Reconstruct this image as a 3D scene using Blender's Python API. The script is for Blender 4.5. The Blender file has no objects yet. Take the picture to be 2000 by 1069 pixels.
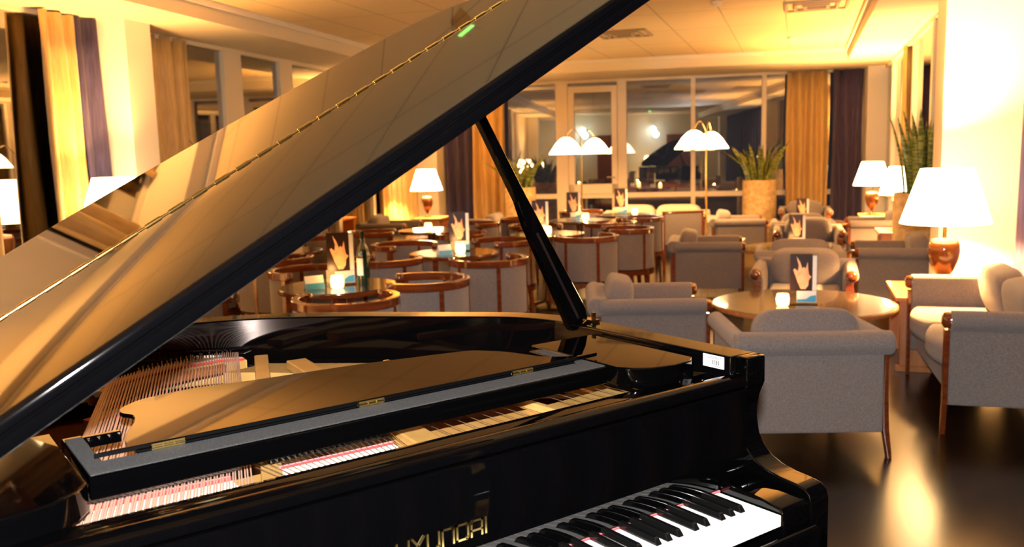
import bpy, bmesh, math, random
from mathutils import Vector, Matrix
random.seed(7)
PI = math.pi
R = math.radians
K = 0.76                       # height of the white keys above the floor
C = bpy.context.scene.collection
sc = bpy.context.scene

# ------------------------------------------------------------------ materials
def newmat(name):
    m = bpy.data.materials.new(name); m.use_nodes = True
    nt = m.node_tree; return m, nt, nt.nodes['Principled BSDF']
def mat(name, col, rough=.5, metal=0, spec=None, coat=0, ior=None, emit=None, es=0, noise=None, bump=None, sheen=0):
    m, nt, b = newmat(name)
    b.inputs['Base Color'].default_value = (*col, 1)
    b.inputs['Roughness'].default_value = rough
    b.inputs['Metallic'].default_value = metal
    if spec is not None: b.inputs['Specular IOR Level'].default_value = spec
    if ior: b.inputs['IOR'].default_value = ior
    if coat:
        b.inputs['Coat Weight'].default_value = coat; b.inputs['Coat Roughness'].default_value = .04
    if sheen: b.inputs['Sheen Weight'].default_value = sheen
    if emit:
        b.inputs['Emission Color'].default_value = (*emit, 1); b.inputs['Emission Strength'].default_value = es
    tc = None
    if noise or bump:
        tc = nt.nodes.new('ShaderNodeTexCoord')
    if noise:                      # (scale vector, colour 2, contrast lo, hi)
        mp = nt.nodes.new('ShaderNodeMapping'); mp.inputs['Scale'].default_value = noise[0]
        n = nt.nodes.new('ShaderNodeTexNoise'); n.inputs['Scale'].default_value = 1; n.inputs['Detail'].default_value = 6
        r = nt.nodes.new('ShaderNodeValToRGB')
        r.color_ramp.elements[0].color = (*col, 1); r.color_ramp.elements[1].color = (*noise[1], 1)
        r.color_ramp.elements[0].position = noise[2]; r.color_ramp.elements[1].position = noise[3]
        nt.links.new(tc.outputs['Object'], mp.inputs[0]); nt.links.new(mp.outputs[0], n.inputs['Vector'])
        nt.links.new(n.outputs[0], r.inputs[0]); nt.links.new(r.outputs[0], b.inputs['Base Color'])
    if bump:                       # (scale vector, strength)
        mp = nt.nodes.new('ShaderNodeMapping'); mp.inputs['Scale'].default_value = bump[0]
        n = nt.nodes.new('ShaderNodeTexNoise'); n.inputs['Scale'].default_value = 1; n.inputs['Detail'].default_value = 3
        bp = nt.nodes.new('ShaderNodeBump'); bp.inputs['Strength'].default_value = bump[1]; bp.inputs['Distance'].default_value = .01
        nt.links.new(tc.outputs['Object'], mp.inputs[0]); nt.links.new(mp.outputs[0], n.inputs['Vector'])
        nt.links.new(n.outputs[0], bp.inputs['Height']); nt.links.new(bp.outputs[0], b.inputs['Normal'])
    return m
M = {}
M['lacquer'] = mat('black piano lacquer', (.0005, .0005, .0006), .025, spec=.5, ior=1.5)
M['lacquer_worn'] = mat('black lacquer with smudges', (.0008, .0008, .001), .05, spec=.5, ior=1.5)
M['ivory'] = mat('white key plastic', (.86, .85, .82), .15)
M['ebony'] = mat('black key plastic', (.003, .003, .003), .14)
M['redfelt'] = mat('red felt', (.55, .02, .02), .95, sheen=.4)
M['creamfelt'] = mat('cream felt', (.85, .72, .55), .95, sheen=.3)
M['darkfelt'] = mat('charcoal felt strip', (.012, .012, .012), .95, noise=((500, 500, 500), (.060, .058, .056), .5, .75))
M['plate'] = mat('bronzed iron plate', (.52, .29, .08), .36, metal=.35, noise=((8, 8, 8), (.66, .40, .13), .4, .7))
M['brass'] = mat('polished brass', (.85, .62, .22), .16, metal=1)
M['nickel'] = mat('polished nickel', (.8, .78, .75), .15, metal=1)
M['copper'] = mat('copper wound string', (.76, .47, .34), .3, metal=.35)
M['steel'] = mat('steel string', (.55, .42, .32), .25, metal=.9)
M['spruce'] = mat('varnished soundboard spruce', (.16, .045, .012), .3, noise=((4, 90, 4), (.24, .08, .02), .35, .7))
M['fabric'] = mat('grey woven upholstery', (.132, .108, .100), .95, sheen=.25, noise=((230, 230, 230), (.200, .168, .158), .4, .65), bump=((320, 320, 320), .35))
M['fabric_light'] = mat('cream woven upholstery', (.52, .44, .33), .95, sheen=.25, noise=((200, 200, 200), (.60, .52, .40), .4, .65))
M['mahogany'] = mat('polished mahogany', (.085, .016, .004), .14, coat=.7, noise=((3, 3, 40), (.16, .036, .008), .35, .7))
M['wood_mid'] = mat('red brown table wood', (.36, .13, .04), .3, coat=.3, noise=((30, 30, 3), (.46, .19, .07), .35, .7))
M['tabletop'] = mat('dark polished table top', (.045, .028, .018), .16, spec=.7, coat=.6)
M['floor'] = mat('dark polished plank floor', (.005, .003, .002), .23, spec=.5, noise=((.8, 14, 1), (.011, .0065, .004), .35, .7))
M['wall'] = mat('cream wall paint', (.80, .68, .46), .7, bump=((60, 60, 60), .03))
M['column'] = mat('cream column paint', (.86, .78, .62), .65, bump=((60, 60, 60), .03))
M['mullion'] = mat('pale painted window frame', (.78, .66, .46), .45)
M['goldcurtain'] = mat('gold woven curtain', (.50, .31, .085), .6, sheen=.3, noise=((60, 60, 6), (.62, .41, .14), .35, .7))
M['purplecurtain'] = mat('dark aubergine curtain', (.026, .019, .060), .8, sheen=.1, noise=((60, 60, 5), (.055, .042, .12), .35, .7))
M['vase'] = mat('dark amber glazed lamp base', (.05, .016, .004), .10, spec=.4)
M['stone'] = mat('ochre hammered planter', (.42, .28, .12), .7, noise=((14, 14, 14), (.66, .47, .22), .35, .65), bump=((26, 26, 26), .9))
M['leaf'] = mat('sansevieria leaf', (.09, .14, .02), .4, noise=((9, 9, 42), (.32, .34, .08), .45, .6))
M['soil'] = mat('dark soil', (.02, .013, .008), .95)
M['white'] = mat('white card', (.82, .82, .82), .5)
M['blue'] = mat('blue printed card', (.05, .35, .66), .4)
M['blackcard'] = mat('black printed photograph', (.028, .014, .010), .3)
M['peach'] = mat('printed peach petals', (.90, .38, .16), .45, noise=((22, 9, 22), (.95, .58, .33), .35, .6))
M['ink'] = mat('black label ink', (.03, .03, .035), .5)
M['pinkedge'] = mat('pink label edge', (.85, .25, .35), .5)
M['bottle'] = mat('dark green bottle glass', (.01, .025, .012), .05, spec=.8, coat=.5)
M['doorwood'] = mat('red brown door veneer', (.16, .045, .018), .35, noise=((20, 20, 2), (.24, .075, .03), .35, .7))
M['grille'] = mat('ceiling grille grey', (.42, .33, .22), .5)
M['shade'] = mat('lit parchment lamp shade', (.95, .85, .62), .8, emit=(1, .70, .34), es=16)
M['domeshade'] = mat('lit opal glass shade', (.95, .85, .62), .4, emit=(1, .74, .40), es=9)
M['candle'] = mat('glowing candle glass', (.9, .5, .2), .3, emit=(1, .55, .16), es=7)
M['exitgreen'] = mat('lit green exit panel', (.05, .6, .05), .4, emit=(.25, 1, .10), es=5)
M['coolglobe'] = mat('lit cool white globe', (.9, .95, 1), .4, emit=(.75, .90, 1), es=14)
# acrylic / glass: mirror and see-through mixed
def glassmat(name, fac, tint=(1, 1, 1)):
    m = bpy.data.materials.new(name); m.use_nodes = True; nt = m.node_tree; nt.nodes.clear()
    o = nt.nodes.new('ShaderNodeOutputMaterial'); mx = nt.nodes.new('ShaderNodeMixShader')
    t = nt.nodes.new('ShaderNodeBsdfTransparent'); t.inputs[0].default_value = (*tint, 1)
    g = nt.nodes.new('ShaderNodeBsdfGlossy'); g.inputs['Roughness'].default_value = .01
    lw = nt.nodes.new('ShaderNodeLayerWeight'); lw.inputs[0].default_value = fac
    add = nt.nodes.new('ShaderNodeMath'); add.operation = 'ADD'; add.inputs[1].default_value = fac * .6; add.use_clamp = True
    nt.links.new(lw.outputs['Fresnel'], add.inputs[0]); nt.links.new(add.outputs[0], mx.inputs[0])
    nt.links.new(t.outputs[0], mx.inputs[1]); nt.links.new(g.outputs[0], mx.inputs[2]); nt.links.new(mx.outputs[0], o.inputs[0])
    return m
M['glass'] = glassmat('tinted window glass', .38, (.75, .8, .8))
M['glass_dark'] = glassmat('tinted window glass of the left wall', .55, (.6, .62, .62))
M['acrylic'] = glassmat('clear acrylic', .12)
# ceiling tiles: thin dark joints
m, nt, b = newmat('cream ceiling tiles')
b.inputs['Roughness'].default_value = .75
tc = nt.nodes.new('ShaderNodeTexCoord'); mp = nt.nodes.new('ShaderNodeMapping'); mp.inputs['Rotation'].default_value = (0, 0, R(-36))
br = nt.nodes.new('ShaderNodeTexBrick'); br.offset = 0; br.inputs['Scale'].default_value = 1
br.inputs['Color1'].default_value = (.80, .60, .31, 1); br.inputs['Color2'].default_value = (.77, .575, .295, 1); br.inputs['Mortar'].default_value = (.40, .30, .17, 1)
br.inputs['Mortar Size'].default_value = .006; br.inputs['Brick Width'].default_value = 1.25; br.inputs['Row Height'].default_value = .62
nt.links.new(tc.outputs['Object'], mp.inputs[0]); nt.links.new(mp.outputs[0], br.inputs[0]); nt.links.new(br.outputs[0], b.inputs['Base Color'])
M['ceiling'] = m

# ------------------------------------------------------------------ mesh helpers
def V(*a): return Vector(a)
def box(bm, x0, x1, y0, y1, z0, z1, mtx=None):
    vs = [bm.verts.new((x, y, z)) for x in (x0, x1) for y in (y0, y1) for z in (z0, z1)]
    for f in ((0, 1, 3, 2), (4, 6, 7, 5), (0, 4, 5, 1), (2, 3, 7, 6), (0, 2, 6, 4), (1, 5, 7, 3)):
        bm.faces.new([vs[i] for i in f])
    if mtx is not None: bmesh.ops.transform(bm, matrix=mtx, verts=vs)
    return vs
def prism(bm, poly, a0, a1, axis='z', mtx=None):
    """poly: 2D outline; axis: the direction of extrusion"""
    def p3(p, a):
        if axis == 'z': return (p[0], p[1], a)
        if axis == 'x': return (a, p[0], p[1])
        return (p[0], a, p[1])
    lo = [bm.verts.new(p3(p, a0)) for p in poly]; hi = [bm.verts.new(p3(p, a1)) for p in poly]
    n = len(poly)
    bm.faces.new(lo); bm.faces.new(hi)
    for i in range(n): bm.faces.new([lo[i], lo[(i + 1) % n], hi[(i + 1) % n], hi[i]])
    if mtx is not None: bmesh.ops.transform(bm, matrix=mtx, verts=lo + hi)
def ring(bm, outer, inner, z0, z1, closed=False):
    n = len(outer)
    L = [[bm.verts.new((*p, z)) for p in pl] for pl, z in ((outer, z0), (outer, z1), (inner, z1), (inner, z0))]
    rng = range(n if closed else n - 1)
    for i in rng:
        j = (i + 1) % n
        for a in range(4):
            b_ = (a + 1) % 4
            bm.faces.new([L[a][i], L[a][j], L[b_][j], L[b_][i]])
    if not closed:
        for i in (0, n - 1): bm.faces.new([L[a][i] for a in range(4)])
def tube(bm, pts, r, seg=8, caps=True):
    pts = [Vector(p) for p in pts]; rs = r if isinstance(r, (list, tuple)) else [r] * len(pts)
    rings = []; prev = None
    for i, p in enumerate(pts):
        t = (pts[min(i + 1, len(pts) - 1)] - pts[max(i - 1, 0)]).normalized()
        ref = prev if prev is not None else (V(0, 0, 1) if abs(t.z) < .9 else V(1, 0, 0))
        u = (ref - t * ref.dot(t)).normalized(); w = t.cross(u); prev = u
        rings.append([bm.verts.new(p + (u * math.cos(2 * PI * k / seg) + w * math.sin(2 * PI * k / seg)) * rs[i]) for k in range(seg)])
    for a, b_ in zip(rings, rings[1:]):
        for k in range(seg): bm.faces.new([a[k], a[(k + 1) % seg], b_[(k + 1) % seg], b_[k]])
    if caps: bm.faces.new(rings[0]); bm.faces.new(rings[-1])
def lathe(bm, prof, seg=24, cx=0, cy=0, cap=True):
    rings = [[bm.verts.new((cx + r * math.cos(2 * PI * k / seg), cy + r * math.sin(2 * PI * k / seg), z)) for k in range(seg)] for r, z in prof]
    for a, b_ in zip(rings, rings[1:]):
        for k in range(seg): bm.faces.new([a[k], a[(k + 1) % seg], b_[(k + 1) % seg], b_[k]])
    if cap: bm.faces.new(rings[0]); bm.faces.new(rings[-1])
def pillow(bm, cx, cy, cz, sx, sy, sz, e=.32, rot=None, nu=28, nv=16):
    sg = lambda v, p: math.copysign(abs(v) ** p, v)
    rows = []
    for i in range(nv + 1):
        ph = -PI / 2 + PI * i / nv
        rows.append([V(sx * sg(math.cos(ph), e) * sg(math.cos(th), e), sy * sg(math.cos(ph), e) * sg(math.sin(th), e), sz * sg(math.sin(ph), .8)) for th in [2 * PI * k / nu for k in range(nu)]])
    mt = Matrix.Translation((cx, cy, cz)) @ (rot.to_4x4() if rot is not None else Matrix.Identity(4))
    vs = [[bm.verts.new(mt @ p) for p in row] for row in rows]
    for a, b_ in zip(vs, vs[1:]):
        for k in range(nu): bm.faces.new([a[k], a[(k + 1) % nu], b_[(k + 1) % nu], b_[k]])
def spline(pts, n=6):
    pts = [Vector(p) for p in pts]; out = []
    for i in range(len(pts) - 1):
        p0, p1, p2, p3 = pts[max(i - 1, 0)], pts[i], pts[i + 1], pts[min(i + 2, len(pts) - 1)]
        for k in range(n):
            t = k / n
            out.append(.5 * ((2 * p1) + (p2 - p0) * t + (2 * p0 - 5 * p1 + 4 * p2 - p3) * t * t + (3 * p1 - p0 - 3 * p2 + p3) * t ** 3))
    return out + [pts[-1]]
def obj(name, bm, m, parent=None, smooth=False, bevel=0, seg=2, solid=0, z=0):
    bmesh.ops.remove_doubles(bm, verts=bm.verts, dist=1e-6)
    bmesh.ops.recalc_face_normals(bm, faces=bm.faces)
    me = bpy.data.meshes.new(name); bm.to_mesh(me); bm.free()
    me.materials.append(M[m] if isinstance(m, str) else m)
    if smooth:
        for p in me.polygons: p.use_smooth = True
        me.set_sharp_from_angle(angle=R(smooth if smooth is not True else 40))
    o = bpy.data.objects.new(name, me); C.objects.link(o)
    if parent is not None: o.parent = parent
    if solid:
        md = o.modifiers.new('s', 'SOLIDIFY'); md.thickness = solid; md.offset = 0
    if bevel:
        md = o.modifiers.new('b', 'BEVEL'); md.width = bevel; md.segments = seg; md.limit_method = 'ANGLE'; md.angle_limit = R(40)
        md.harden_normals = False
    return o
def tag(o, label=None, cat=None, group=None, kind=None):
    if label: o['label'] = label
    if cat: o['category'] = cat
    if group: o['group'] = group
    if kind: o['kind'] = kind
    return o
def thing(name, label, cat, loc=(0, 0, 0), rz=0, group=None):
    o = bpy.data.objects.new(name, None); C.objects.link(o); o.empty_display_size = .1
    o.location = loc; o.rotation_euler = (0, 0, rz); return tag(o, label, cat, group)
def copy_tree(o, parent=None):
    c = o.copy(); C.objects.link(c); c.parent = parent
    for ch in list(o.children): copy_tree(ch, c)
    return c
used = set()
def place(proto, loc, rz, label, group=None, scale=None):
    if proto.name in used: o = copy_tree(proto)
    else: o = proto; used.add(proto.name)
    o.location = loc; o.rotation_euler = (0, 0, rz); o['label'] = label
    if group: o['group'] = group
    if scale: o.scale = (scale,) * 3
    return o
def struct(name, bm, m, parent=None, **k):
    o = obj(name, bm, m, parent, **k)
    if parent is None: o['kind'] = 'structure'
    return o
B = bmesh.new
def rz_to(fx, fy): return math.atan2(-fx, fy)      # turns local +Y to (fx, fy)

# ------------------------------------------------------------------ room frame
LP, LD, LN = V(-.36, 6.5), V(.771, .637), V(.637, -.771)       # left wall: origin, along, inward
RP, RD, RN = V(11.6, 6.7), V(-.812, -.584), V(-.584, .812)     # right wall from the far corner towards us
FP, FD, FN = V(6.56, 12.25), V(.672, -.74), V(-.74, -.672)     # far wall from the left corner
def on(w, t, p):
    P0, D, N = w; q = P0 + D * t + N * p; return (q.x, q.y)
LW, RW, FW = (LP, LD, LN), (RP, RD, RN), (FP, FD, FN)
def wbox(bm, w, t0, t1, p0, p1, z0, z1):
    prism(bm, [on(w, t0, p0), on(w, t1, p0), on(w, t1, p1), on(w, t0, p1)], z0, z1)
HS, HC = 2.65, 2.82                                            # soffit and ceiling height
NEAR = -.35                                                    # the right wall steps back beside the camera
cornL = on(LW, -6.8, 0); cornR = on(RW, 19.2, NEAR)
b = B(); prism(b, [on(LW, -7.2, -.5), on(LW, 9.4, -.5), on(FW, 8.2, -.5), on(RW, 19.6, -.9)], -.1, 0); struct('floor', b, 'floor')
b = B(); prism(b, [on(LW, -7.2, -.5), on(LW, 9.4, -.5), on(FW, 8.2, -.5), on(RW, 19.6, -.9)], HC, HC + .1); struct('ceiling', b, 'ceiling')
# soffits (dropped ceiling edge) along three walls
b = B(); wbox(b, LW, -7, 9.1, -.3, .86, HS, HC - .001); struct('trim_1', b, 'wall')
b = B(); wbox(b, RW, -.2, 19.3, -.7, .60, HS, HC - .001); struct('trim_2', b, 'wall')
b = B(); wbox(b, FW, -.2, 7.7, -.3, 1.5, HS - .001, HC - .002); struct('trim_3', b, 'wall')
# coving strips that hide the upper joint
b = B(); wbox(b, LW, -7, 9.1, .86, .90, HC - .05, HC - .0005); struct('trim_4', b, 'column')
b = B(); wbox(b, RW, -.2, 19.3, .60, .64, HC - .05, HC - .0005); struct('trim_5', b, 'column')
b = B(); wbox(b, FW, -.2, 7.7, 1.5, 1.54, HC - .05, HC - .0015); struct('trim_6', b, 'column')
# back wall with two door leaves
BD = (V(*cornR) - V(*cornL)); BL = BD.length; BD = BD / BL; BW = (V(*cornL), BD, V(-BD.y, BD.x))
b = B(); wbox(b, BW, -.3, BL + .3, -.25, 0, 0, HC); struct('wall_back', b, 'wall')
for i, t in enumerate((2.2, 4.9)):
    b = B(); wbox(b, BW, t, t + .95, .002, .045, 0, 2.1); d = struct('door_%d' % (i + 1), b, 'doorwood', bevel=.004)
    b = B(); q = on(BW, t + .85, .09); tube(b, [on(BW, t + .85, .045) + (1.02,), q + (1.02,), on(BW, t + .72, .09) + (1.02,)], .009); obj('door_handle', b, 'nickel', d)
# left and right walls: low solid parts between windows
b = B(); wbox(b, LW, -7, -.75, -.25, 0, 0, HS); struct('wall_left', b, 'wall')
b = B(); wbox(b, RW, 17.6, 19.4, NEAR - .25, NEAR, 0, HS); struct('wall_right', b, 'wall')
# columns
b = B(); wbox(b, LW, .93, 1.27, -.12, .33, 0, HS + .002); struct('column', b, 'column', bevel=.006)
b = B(); wbox(b, LW, 8.5, 8.97, -.12, .40, 0, HS + .002); struct('column', b, 'column', bevel=.006)
b = B(); wbox(b, RW, 7.82, 8.25, NEAR, .27, 0, HS + .002); struct('column', b, 'column', bevel=.006)
b = B(); wbox(b, FW, 7.2, 7.6, -.12, .36, 0, HS + .001); struct('column', b, 'column', bevel=.006)
b = B(); wbox(b, RW, 17.2, 17.6, NEAR, .05, 0, HS + .002); struct('column', b, 'column', bevel=.006)
b = B(); wbox(b, LW, -4.6, -4.2, -.12, .33, 0, HS + .002); struct('column', b, 'column', bevel=.006)
wn = [0]
def window(w, t0, t1, muls, z0=.04, z1=HS, p=0, rail=.745, rw=.08, mw=.08):
    """one glazed bay: frame with mullions and a mid rail, one glass sheet behind"""
    wn[0] += 1
    b = B(); d0, d1 = p - .07, p + .02
    wbox(b, w, t0, t1, d0, d1, 0, z0); wbox(b, w, t0, t1, d0, d1, z1 - .04, z1)
    if rail: wbox(b, w, t0, t1, d0 - .001, d1 + .001, rail - rw / 2, rail + rw / 2)
    for t, m_ in [(t0 + mw / 2, mw)] + list(muls) + [(t1 - mw / 2, mw)]:
        wbox(b, w, t - m_ / 2, t + m_ / 2, d0 - .002, d1 + .004, 0, z1)
    o = struct('window_%d' % wn[0], b, 'mullion')
    b = B(); wbox(b, w, t0, t1, p - .035, p - .029, 0, z1); obj('glass_pane', b, 'glass_dark' if w is LW else 'glass', o)
    return o
window(FW, 0, 7.22, [(2.45, .20), (3.45, .15), (4.6, .07), (5.71, .07), (6.6, .07)])
window(LW, 1.27, 8.5, [(3.05, .34), (4.22, .30), (5.5, .1), (6.7, .1), (7.7, .1)], rail=None)
window(LW, -.75, .93, [], rail=.30)
window(RW, .0, 7.82, [(1.6, .1), (4.0, .1), (5.6, .12)], rail=.745)
window(RW, 8.25, 10.3, [], p=NEAR, rail=None)
window(RW, 10.3, 13.8, [(12.1, .1)], p=NEAR, rail=None)  # this and the next unseen bay are glazed to darken the fallboard reflection
window(RW, 13.8, 17.2, [(15.5, .1)], p=NEAR, rail=None)
# glazed door leaf inside the far window
d = B(); wbox(d, FW, 2.56, 3.37, -.02, .045, .78, .94); wbox(d, FW, 2.56, 2.66, -.02, .045, .04, 2.55); wbox(d, FW, 3.28, 3.37, -.02, .045, .04, 2.55)
wbox(d, FW, 2.66, 3.28, -.02, .045, 2.45, 2.55); wbox(d, FW, 2.66, 3.28, -.02, .045, .04, .16)
d = struct('door_3', d, 'mullion'); b = B(); wbox(b, FW, 2.66, 3.28, .005, .011, .16, 2.45); obj('glass_pane', b, 'glass', d)
b = B(); q0, q1, q2 = on(FW, 3.33, .045), on(FW, 3.33, .1), on(FW, 3.2, .1)
tube(b, [q0 + (1.05,), q1 + (1.05,), q2 + (1.05,)], .01); obj('door_handle', b, 'nickel', d)
# baseboards
b = B(); wbox(b, BW, 0, 2.2, 0, .015, 0, .09); struct('baseboard_back', b, 'doorwood')

# ------------------------------------------------------------------ curtains
def curtain(w, t0, t1, p, m_, label, pitch=.16, amp=.055, z0=.03, z1=HS - .015, flare=0):
    b = B(); n = max(12, int((t1 - t0) / pitch * 10)); rows = []
    ph = random.random() * 6
    for zi in range(9):
        f = zi / 8; z = z1 + (z0 - z1) * f; row = []
        for i in range(n + 1):
            s = i / n
            t = t0 + (t1 - t0) * s + flare * f * (s - .5) + .012 * math.sin(5 * f + s * 9 + ph)
            a = amp * (.75 + .5 * f) * math.sin(2 * PI * s * (t1 - t0) / pitch + .6 * math.sin(3 * f + s * 5)) + amp * .35 * math.sin(4.3 * s * (t1 - t0) / pitch + ph)
            row.append(b.verts.new((*on(w, t, p + a), z)))
        rows.append(row)
    for a, c in zip(rows, rows[1:]):
        for i in range(n): b.faces.new([a[i], a[i + 1], c[i + 1], c[i]])
    o = obj('curtain', b, m_, smooth=80, solid=.008)
    return tag(o, label, 'curtain', 'full height window curtains')
curtain(LW, -.72, -.30, .10, 'goldcurtain', 'gold curtain at the left edge, before the dark glass')
curtain(LW, .22, .60, .10, 'goldcurtain', 'gold curtain next to the dark purple one, left of the lit left column')
curtain(LW, .63, .92, .10, 'purplecurtain', 'dark purple curtain against the lit column on the left', flare=.04)
curtain(LW, 1.36, 2.2, .03, 'goldcurtain', 'gold curtain right behind the left column with plant leaves before it', flare=-.05)
curtain(LW, 6.75, 8.25, .10, 'goldcurtain', 'wide gold curtain left of the table lamp in the far left corner')
curtain(FW, .46, .90, .12, 'purplecurtain', 'dark curtain in the far left corner, right of the lamp')
curtain(FW, .93, 1.50, .12, 'goldcurtain', 'gold curtain seen behind the lid prop')
curtain(FW, 6.05, 6.66, .12, 'goldcurtain', 'gold curtain on the far wall right of the tall planter', flare=.04)
curtain(FW, 6.73, 7.19, .12, 'purplecurtain', 'dark purple curtain on the far wall beside the right corner column')
curtain(RW, 2.95, 3.35, -.02, 'goldcurtain', 'gold curtain on the right wall behind the snake plant')
curtain(RW, 8.50, 9.05, -.2, 'purplecurtain', 'narrow purple curtain right of the brightly lit right column', amp=.03)
curtain(RW, 10.4, 13.9, -.2, 'purplecurtain', 'long unseen purple curtain added on the right wall to darken the piano reflections')  # this and the next curtain are added, unseen, so the fallboard mirrors dark cloth
curtain(RW, 14.0, 17.1, -.2, 'purplecurtain', 'last unseen purple curtain added by the back wall to darken the piano reflections')
curtain(RW, 9.14, 10.3, -.28, 'goldcurtain', 'gold curtain at the right edge behind the grey sofa', amp=.03)

# ------------------------------------------------------------------ grand piano
piano = thing('grand_piano', 'black lacquered grand piano with raised lid and gold strings plate', 'piano', (0, 0, K))
XB, XT = -1.3625, .14          # bass and treble outer side
cx0 = (XB + XT) / 2
rim_pts = [(.14, .03), (.14, .25), (.14, .5), (.128, .62), (.08, .73), (.007, .815), (-.143, .965), (-.246, 1.07), (-.398, 1.19), (-.56, 1.27), (-.75, 1.31), (-.95, 1.315), (-1.12, 1.29), (-1.26, 1.21), (-1.34, 1.08), (-1.3625, .93), (-1.3625, .5), (-1.3625, .03)]
ro = [tuple(p) for p in spline([(*p, 0) for p in rim_pts], 5)]; ro = [(p[0], p[1]) for p in ro]
def offset(pl, d):
    out = []
    for i, p in enumerate(pl):
        a = Vector(pl[max(i - 1, 0)]); c = Vector(pl[min(i + 1, len(pl) - 1)]); t = (c - a).normalized(); nn = V(-t.y, t.x)
        out.append((p[0] + nn.x * d, p[1] + nn.y * d))
    return out
ri = offset(ro, .07)
b = B(); ring(b, ro, ri, -.12, .255); obj('rim', b, 'lacquer_worn', piano, smooth=35, bevel=.004, seg=3)
# arms (cheeks)
armp = [(.03, .255), (.004, .255), (0, .251), (0, .20), (.004, .19), (.013, .168), (.018, .145), (.018, .12), (.012, .09), (.0, .068), (-.02, .051), (-.045, .040), (-.08, .033), (-.115, .030), (-.135, .026), (-.148, .015), (-.152, 0), (-.152, -.11), (-.142, -.12), (.03, -.12)]
for x0, x1 in ((.085, .14), (XB, XB + .055)):
    b = B(); prism(b, armp, x0, x1, 'x'); obj('arm', b, 'lacquer', piano, smooth=50, bevel=.005, seg=3)
blk = [(0, -.03), (0, .020), (-.01, .024), (-.10, .016), (-.142, .010), (-.150, .002), (-.152, -.03), (-.152, -.12), (0, -.12)]
for x0, x1 in ((.003, .0845), (XB + .0555, -1.225)):
    b = B(); prism(b, blk, x0, x1, 'x'); obj('key_block', b, 'lacquer', piano, smooth=50, bevel=.004, seg=3)
b = B(); box(b, XB + .003, XT - .003, -.145, .45, -.17, -.121); obj('keybed', b, 'lacquer', piano, bevel=.004)
b = B(); prism(b, [(-.172, -.12), (-.172, -.045), (-.168, -.038), (-.158, -.036), (-.154, -.042), (-.154, -.12)], XB + .056, .084, 'x'); obj('keyslip', b, 'lacquer', piano, smooth=50)
b = B(); prism(b, [(.0, .003), (0, .188), (.003, .193), (.010, .194), (.012, .003)], -1.2245, .0835, 'x'); obj('fallboard', b, 'lacquer', piano, smooth=50)
nr = [(.001, .199), (.001, .207), (.006, .216), (.016, .221), (.030, .221), (.042, .216), (.050, .209), (.058, .206), (.068, .207), (.085, .209), (.100, .208), (.108, .202), (.110, .190), (.110, .10), (.014, .10), (.013, .195)]
b = B(); prism(b, nr, XB + .056, .0845, 'x'); obj('name_rail', b, 'lacquer', piano, smooth=50)
b = B(); box(b, -1.224, .001, -.004, -.0005, .0005, .0035); obj('key_felt', b, 'redfelt', piano)
# keys
KW = .0235
bm_ = B(); box(bm_, -.0113, .0113, -.148, .012, -.021, 0); wk = obj('white_key', bm_, 'ivory', piano, bevel=.0012)
bm_ = B()
def bkey(b):
    pr = [(-.097, 0), (-.0905, .0105), (-.087, .0122), (-.003, .0125), (.008, .0125), (.008, 0)]
    lo = [(-.0068, 1), (.0068, 1)]
    L_ = [b.verts.new((-.0068 + (.0018 if p[1] > .005 else 0), p[0], p[1])) for p in pr]
    R_ = [b.verts.new((.0068 - (.0018 if p[1] > .005 else 0), p[0], p[1])) for p in pr]
    b.faces.new(L_); b.faces.new(R_)
    for i in range(len(pr)): j = (i + 1) % len(pr); b.faces.new([L_[i], L_[j], R_[j], R_[i]])
bkey(bm_); bk = obj('black_key', bm_, 'ebony', piano, bevel=.0012)
wk.location.x = -KW / 2
for i in range(1, 52):
    c = wk.copy(); C.objects.link(c); c.location.x = -KW * (i + .5)
offs = [.0208, .0495, .0908, .1175, .1442]
first = True
for o_ in range(8):
    for i, of in enumerate(offs):
        if o_ == 7 and i < 4: continue
        x = -8 * KW - o_ * 7 * KW + of
        c = bk if first else bk.copy()
        if not first: C.objects.link(c)
        first = False; c.location = (x, 0, .0003)
# lettering on the fallboard
b = B(); ST = .0034; LH = .0245
def bar(x0, z0, x1, z1, t=ST):
    d = V(x1 - x0, z1 - z0); L_ = d.length; d /= L_; n_ = V(-d.y, d.x) * t / 2; e = d * t * .5
    pts = [V(x0, z0) - e + n_, V(x1, z1) + e + n_, V(x1, z1) + e - n_, V(x0, z0) - e - n_]
    prism(b, [(p.x, p.y) for p in pts], -.0022, -.0001, 'y')
lx = -.712; zb = .0745; w_ = .0200; pit = .0264; zt = zb + LH; zm = (zb + zt) / 2
def L_(i): return lx + i * pit
x = L_(0); bar(x, zb, x, zt); bar(x + w_, zb, x + w_, zt); bar(x, zm, x + w_, zm)
x = L_(1); bar(x, zt, x + w_ / 2, zm); bar(x + w_, zt, x + w_ / 2, zm); bar(x + w_ / 2, zm, x + w_ / 2, zb)
x = L_(2); bar(x, zt, x, zb); bar(x, zb, x + w_ - .003, zb); bar(x + w_ - .003, zb, x + w_, zb + .003); bar(x + w_, zb + .003, x + w_, zt)
x = L_(3); bar(x, zb, x, zt); bar(x, zt, x + w_ - .003, zt); bar(x + w_ - .003, zt, x + w_, zt - .003); bar(x + w_, zt - .003, x + w_, zb)
x = L_(4); bar(x, zb, x, zt); bar(x, zt, x + w_ - .003, zt); bar(x + w_ - .003, zt, x + w_, zt - .003); bar(x + w_, zt - .003, x + w_, zb + .003); bar(x + w_, zb + .003, x + w_ - .003, zb); bar(x + w_ - .003, zb, x, zb)
x = L_(5); bar(x, zb, x, zt - .003); bar(x, zt - .003, x + .003, zt); bar(x + .003, zt, x + w_, zt); bar(x + w_, zt, x + w_, zb); bar(x, zb + .009, x + w_, zb + .009)
x = L_(6) + .001; bar(x, zb, x, zt)
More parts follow.
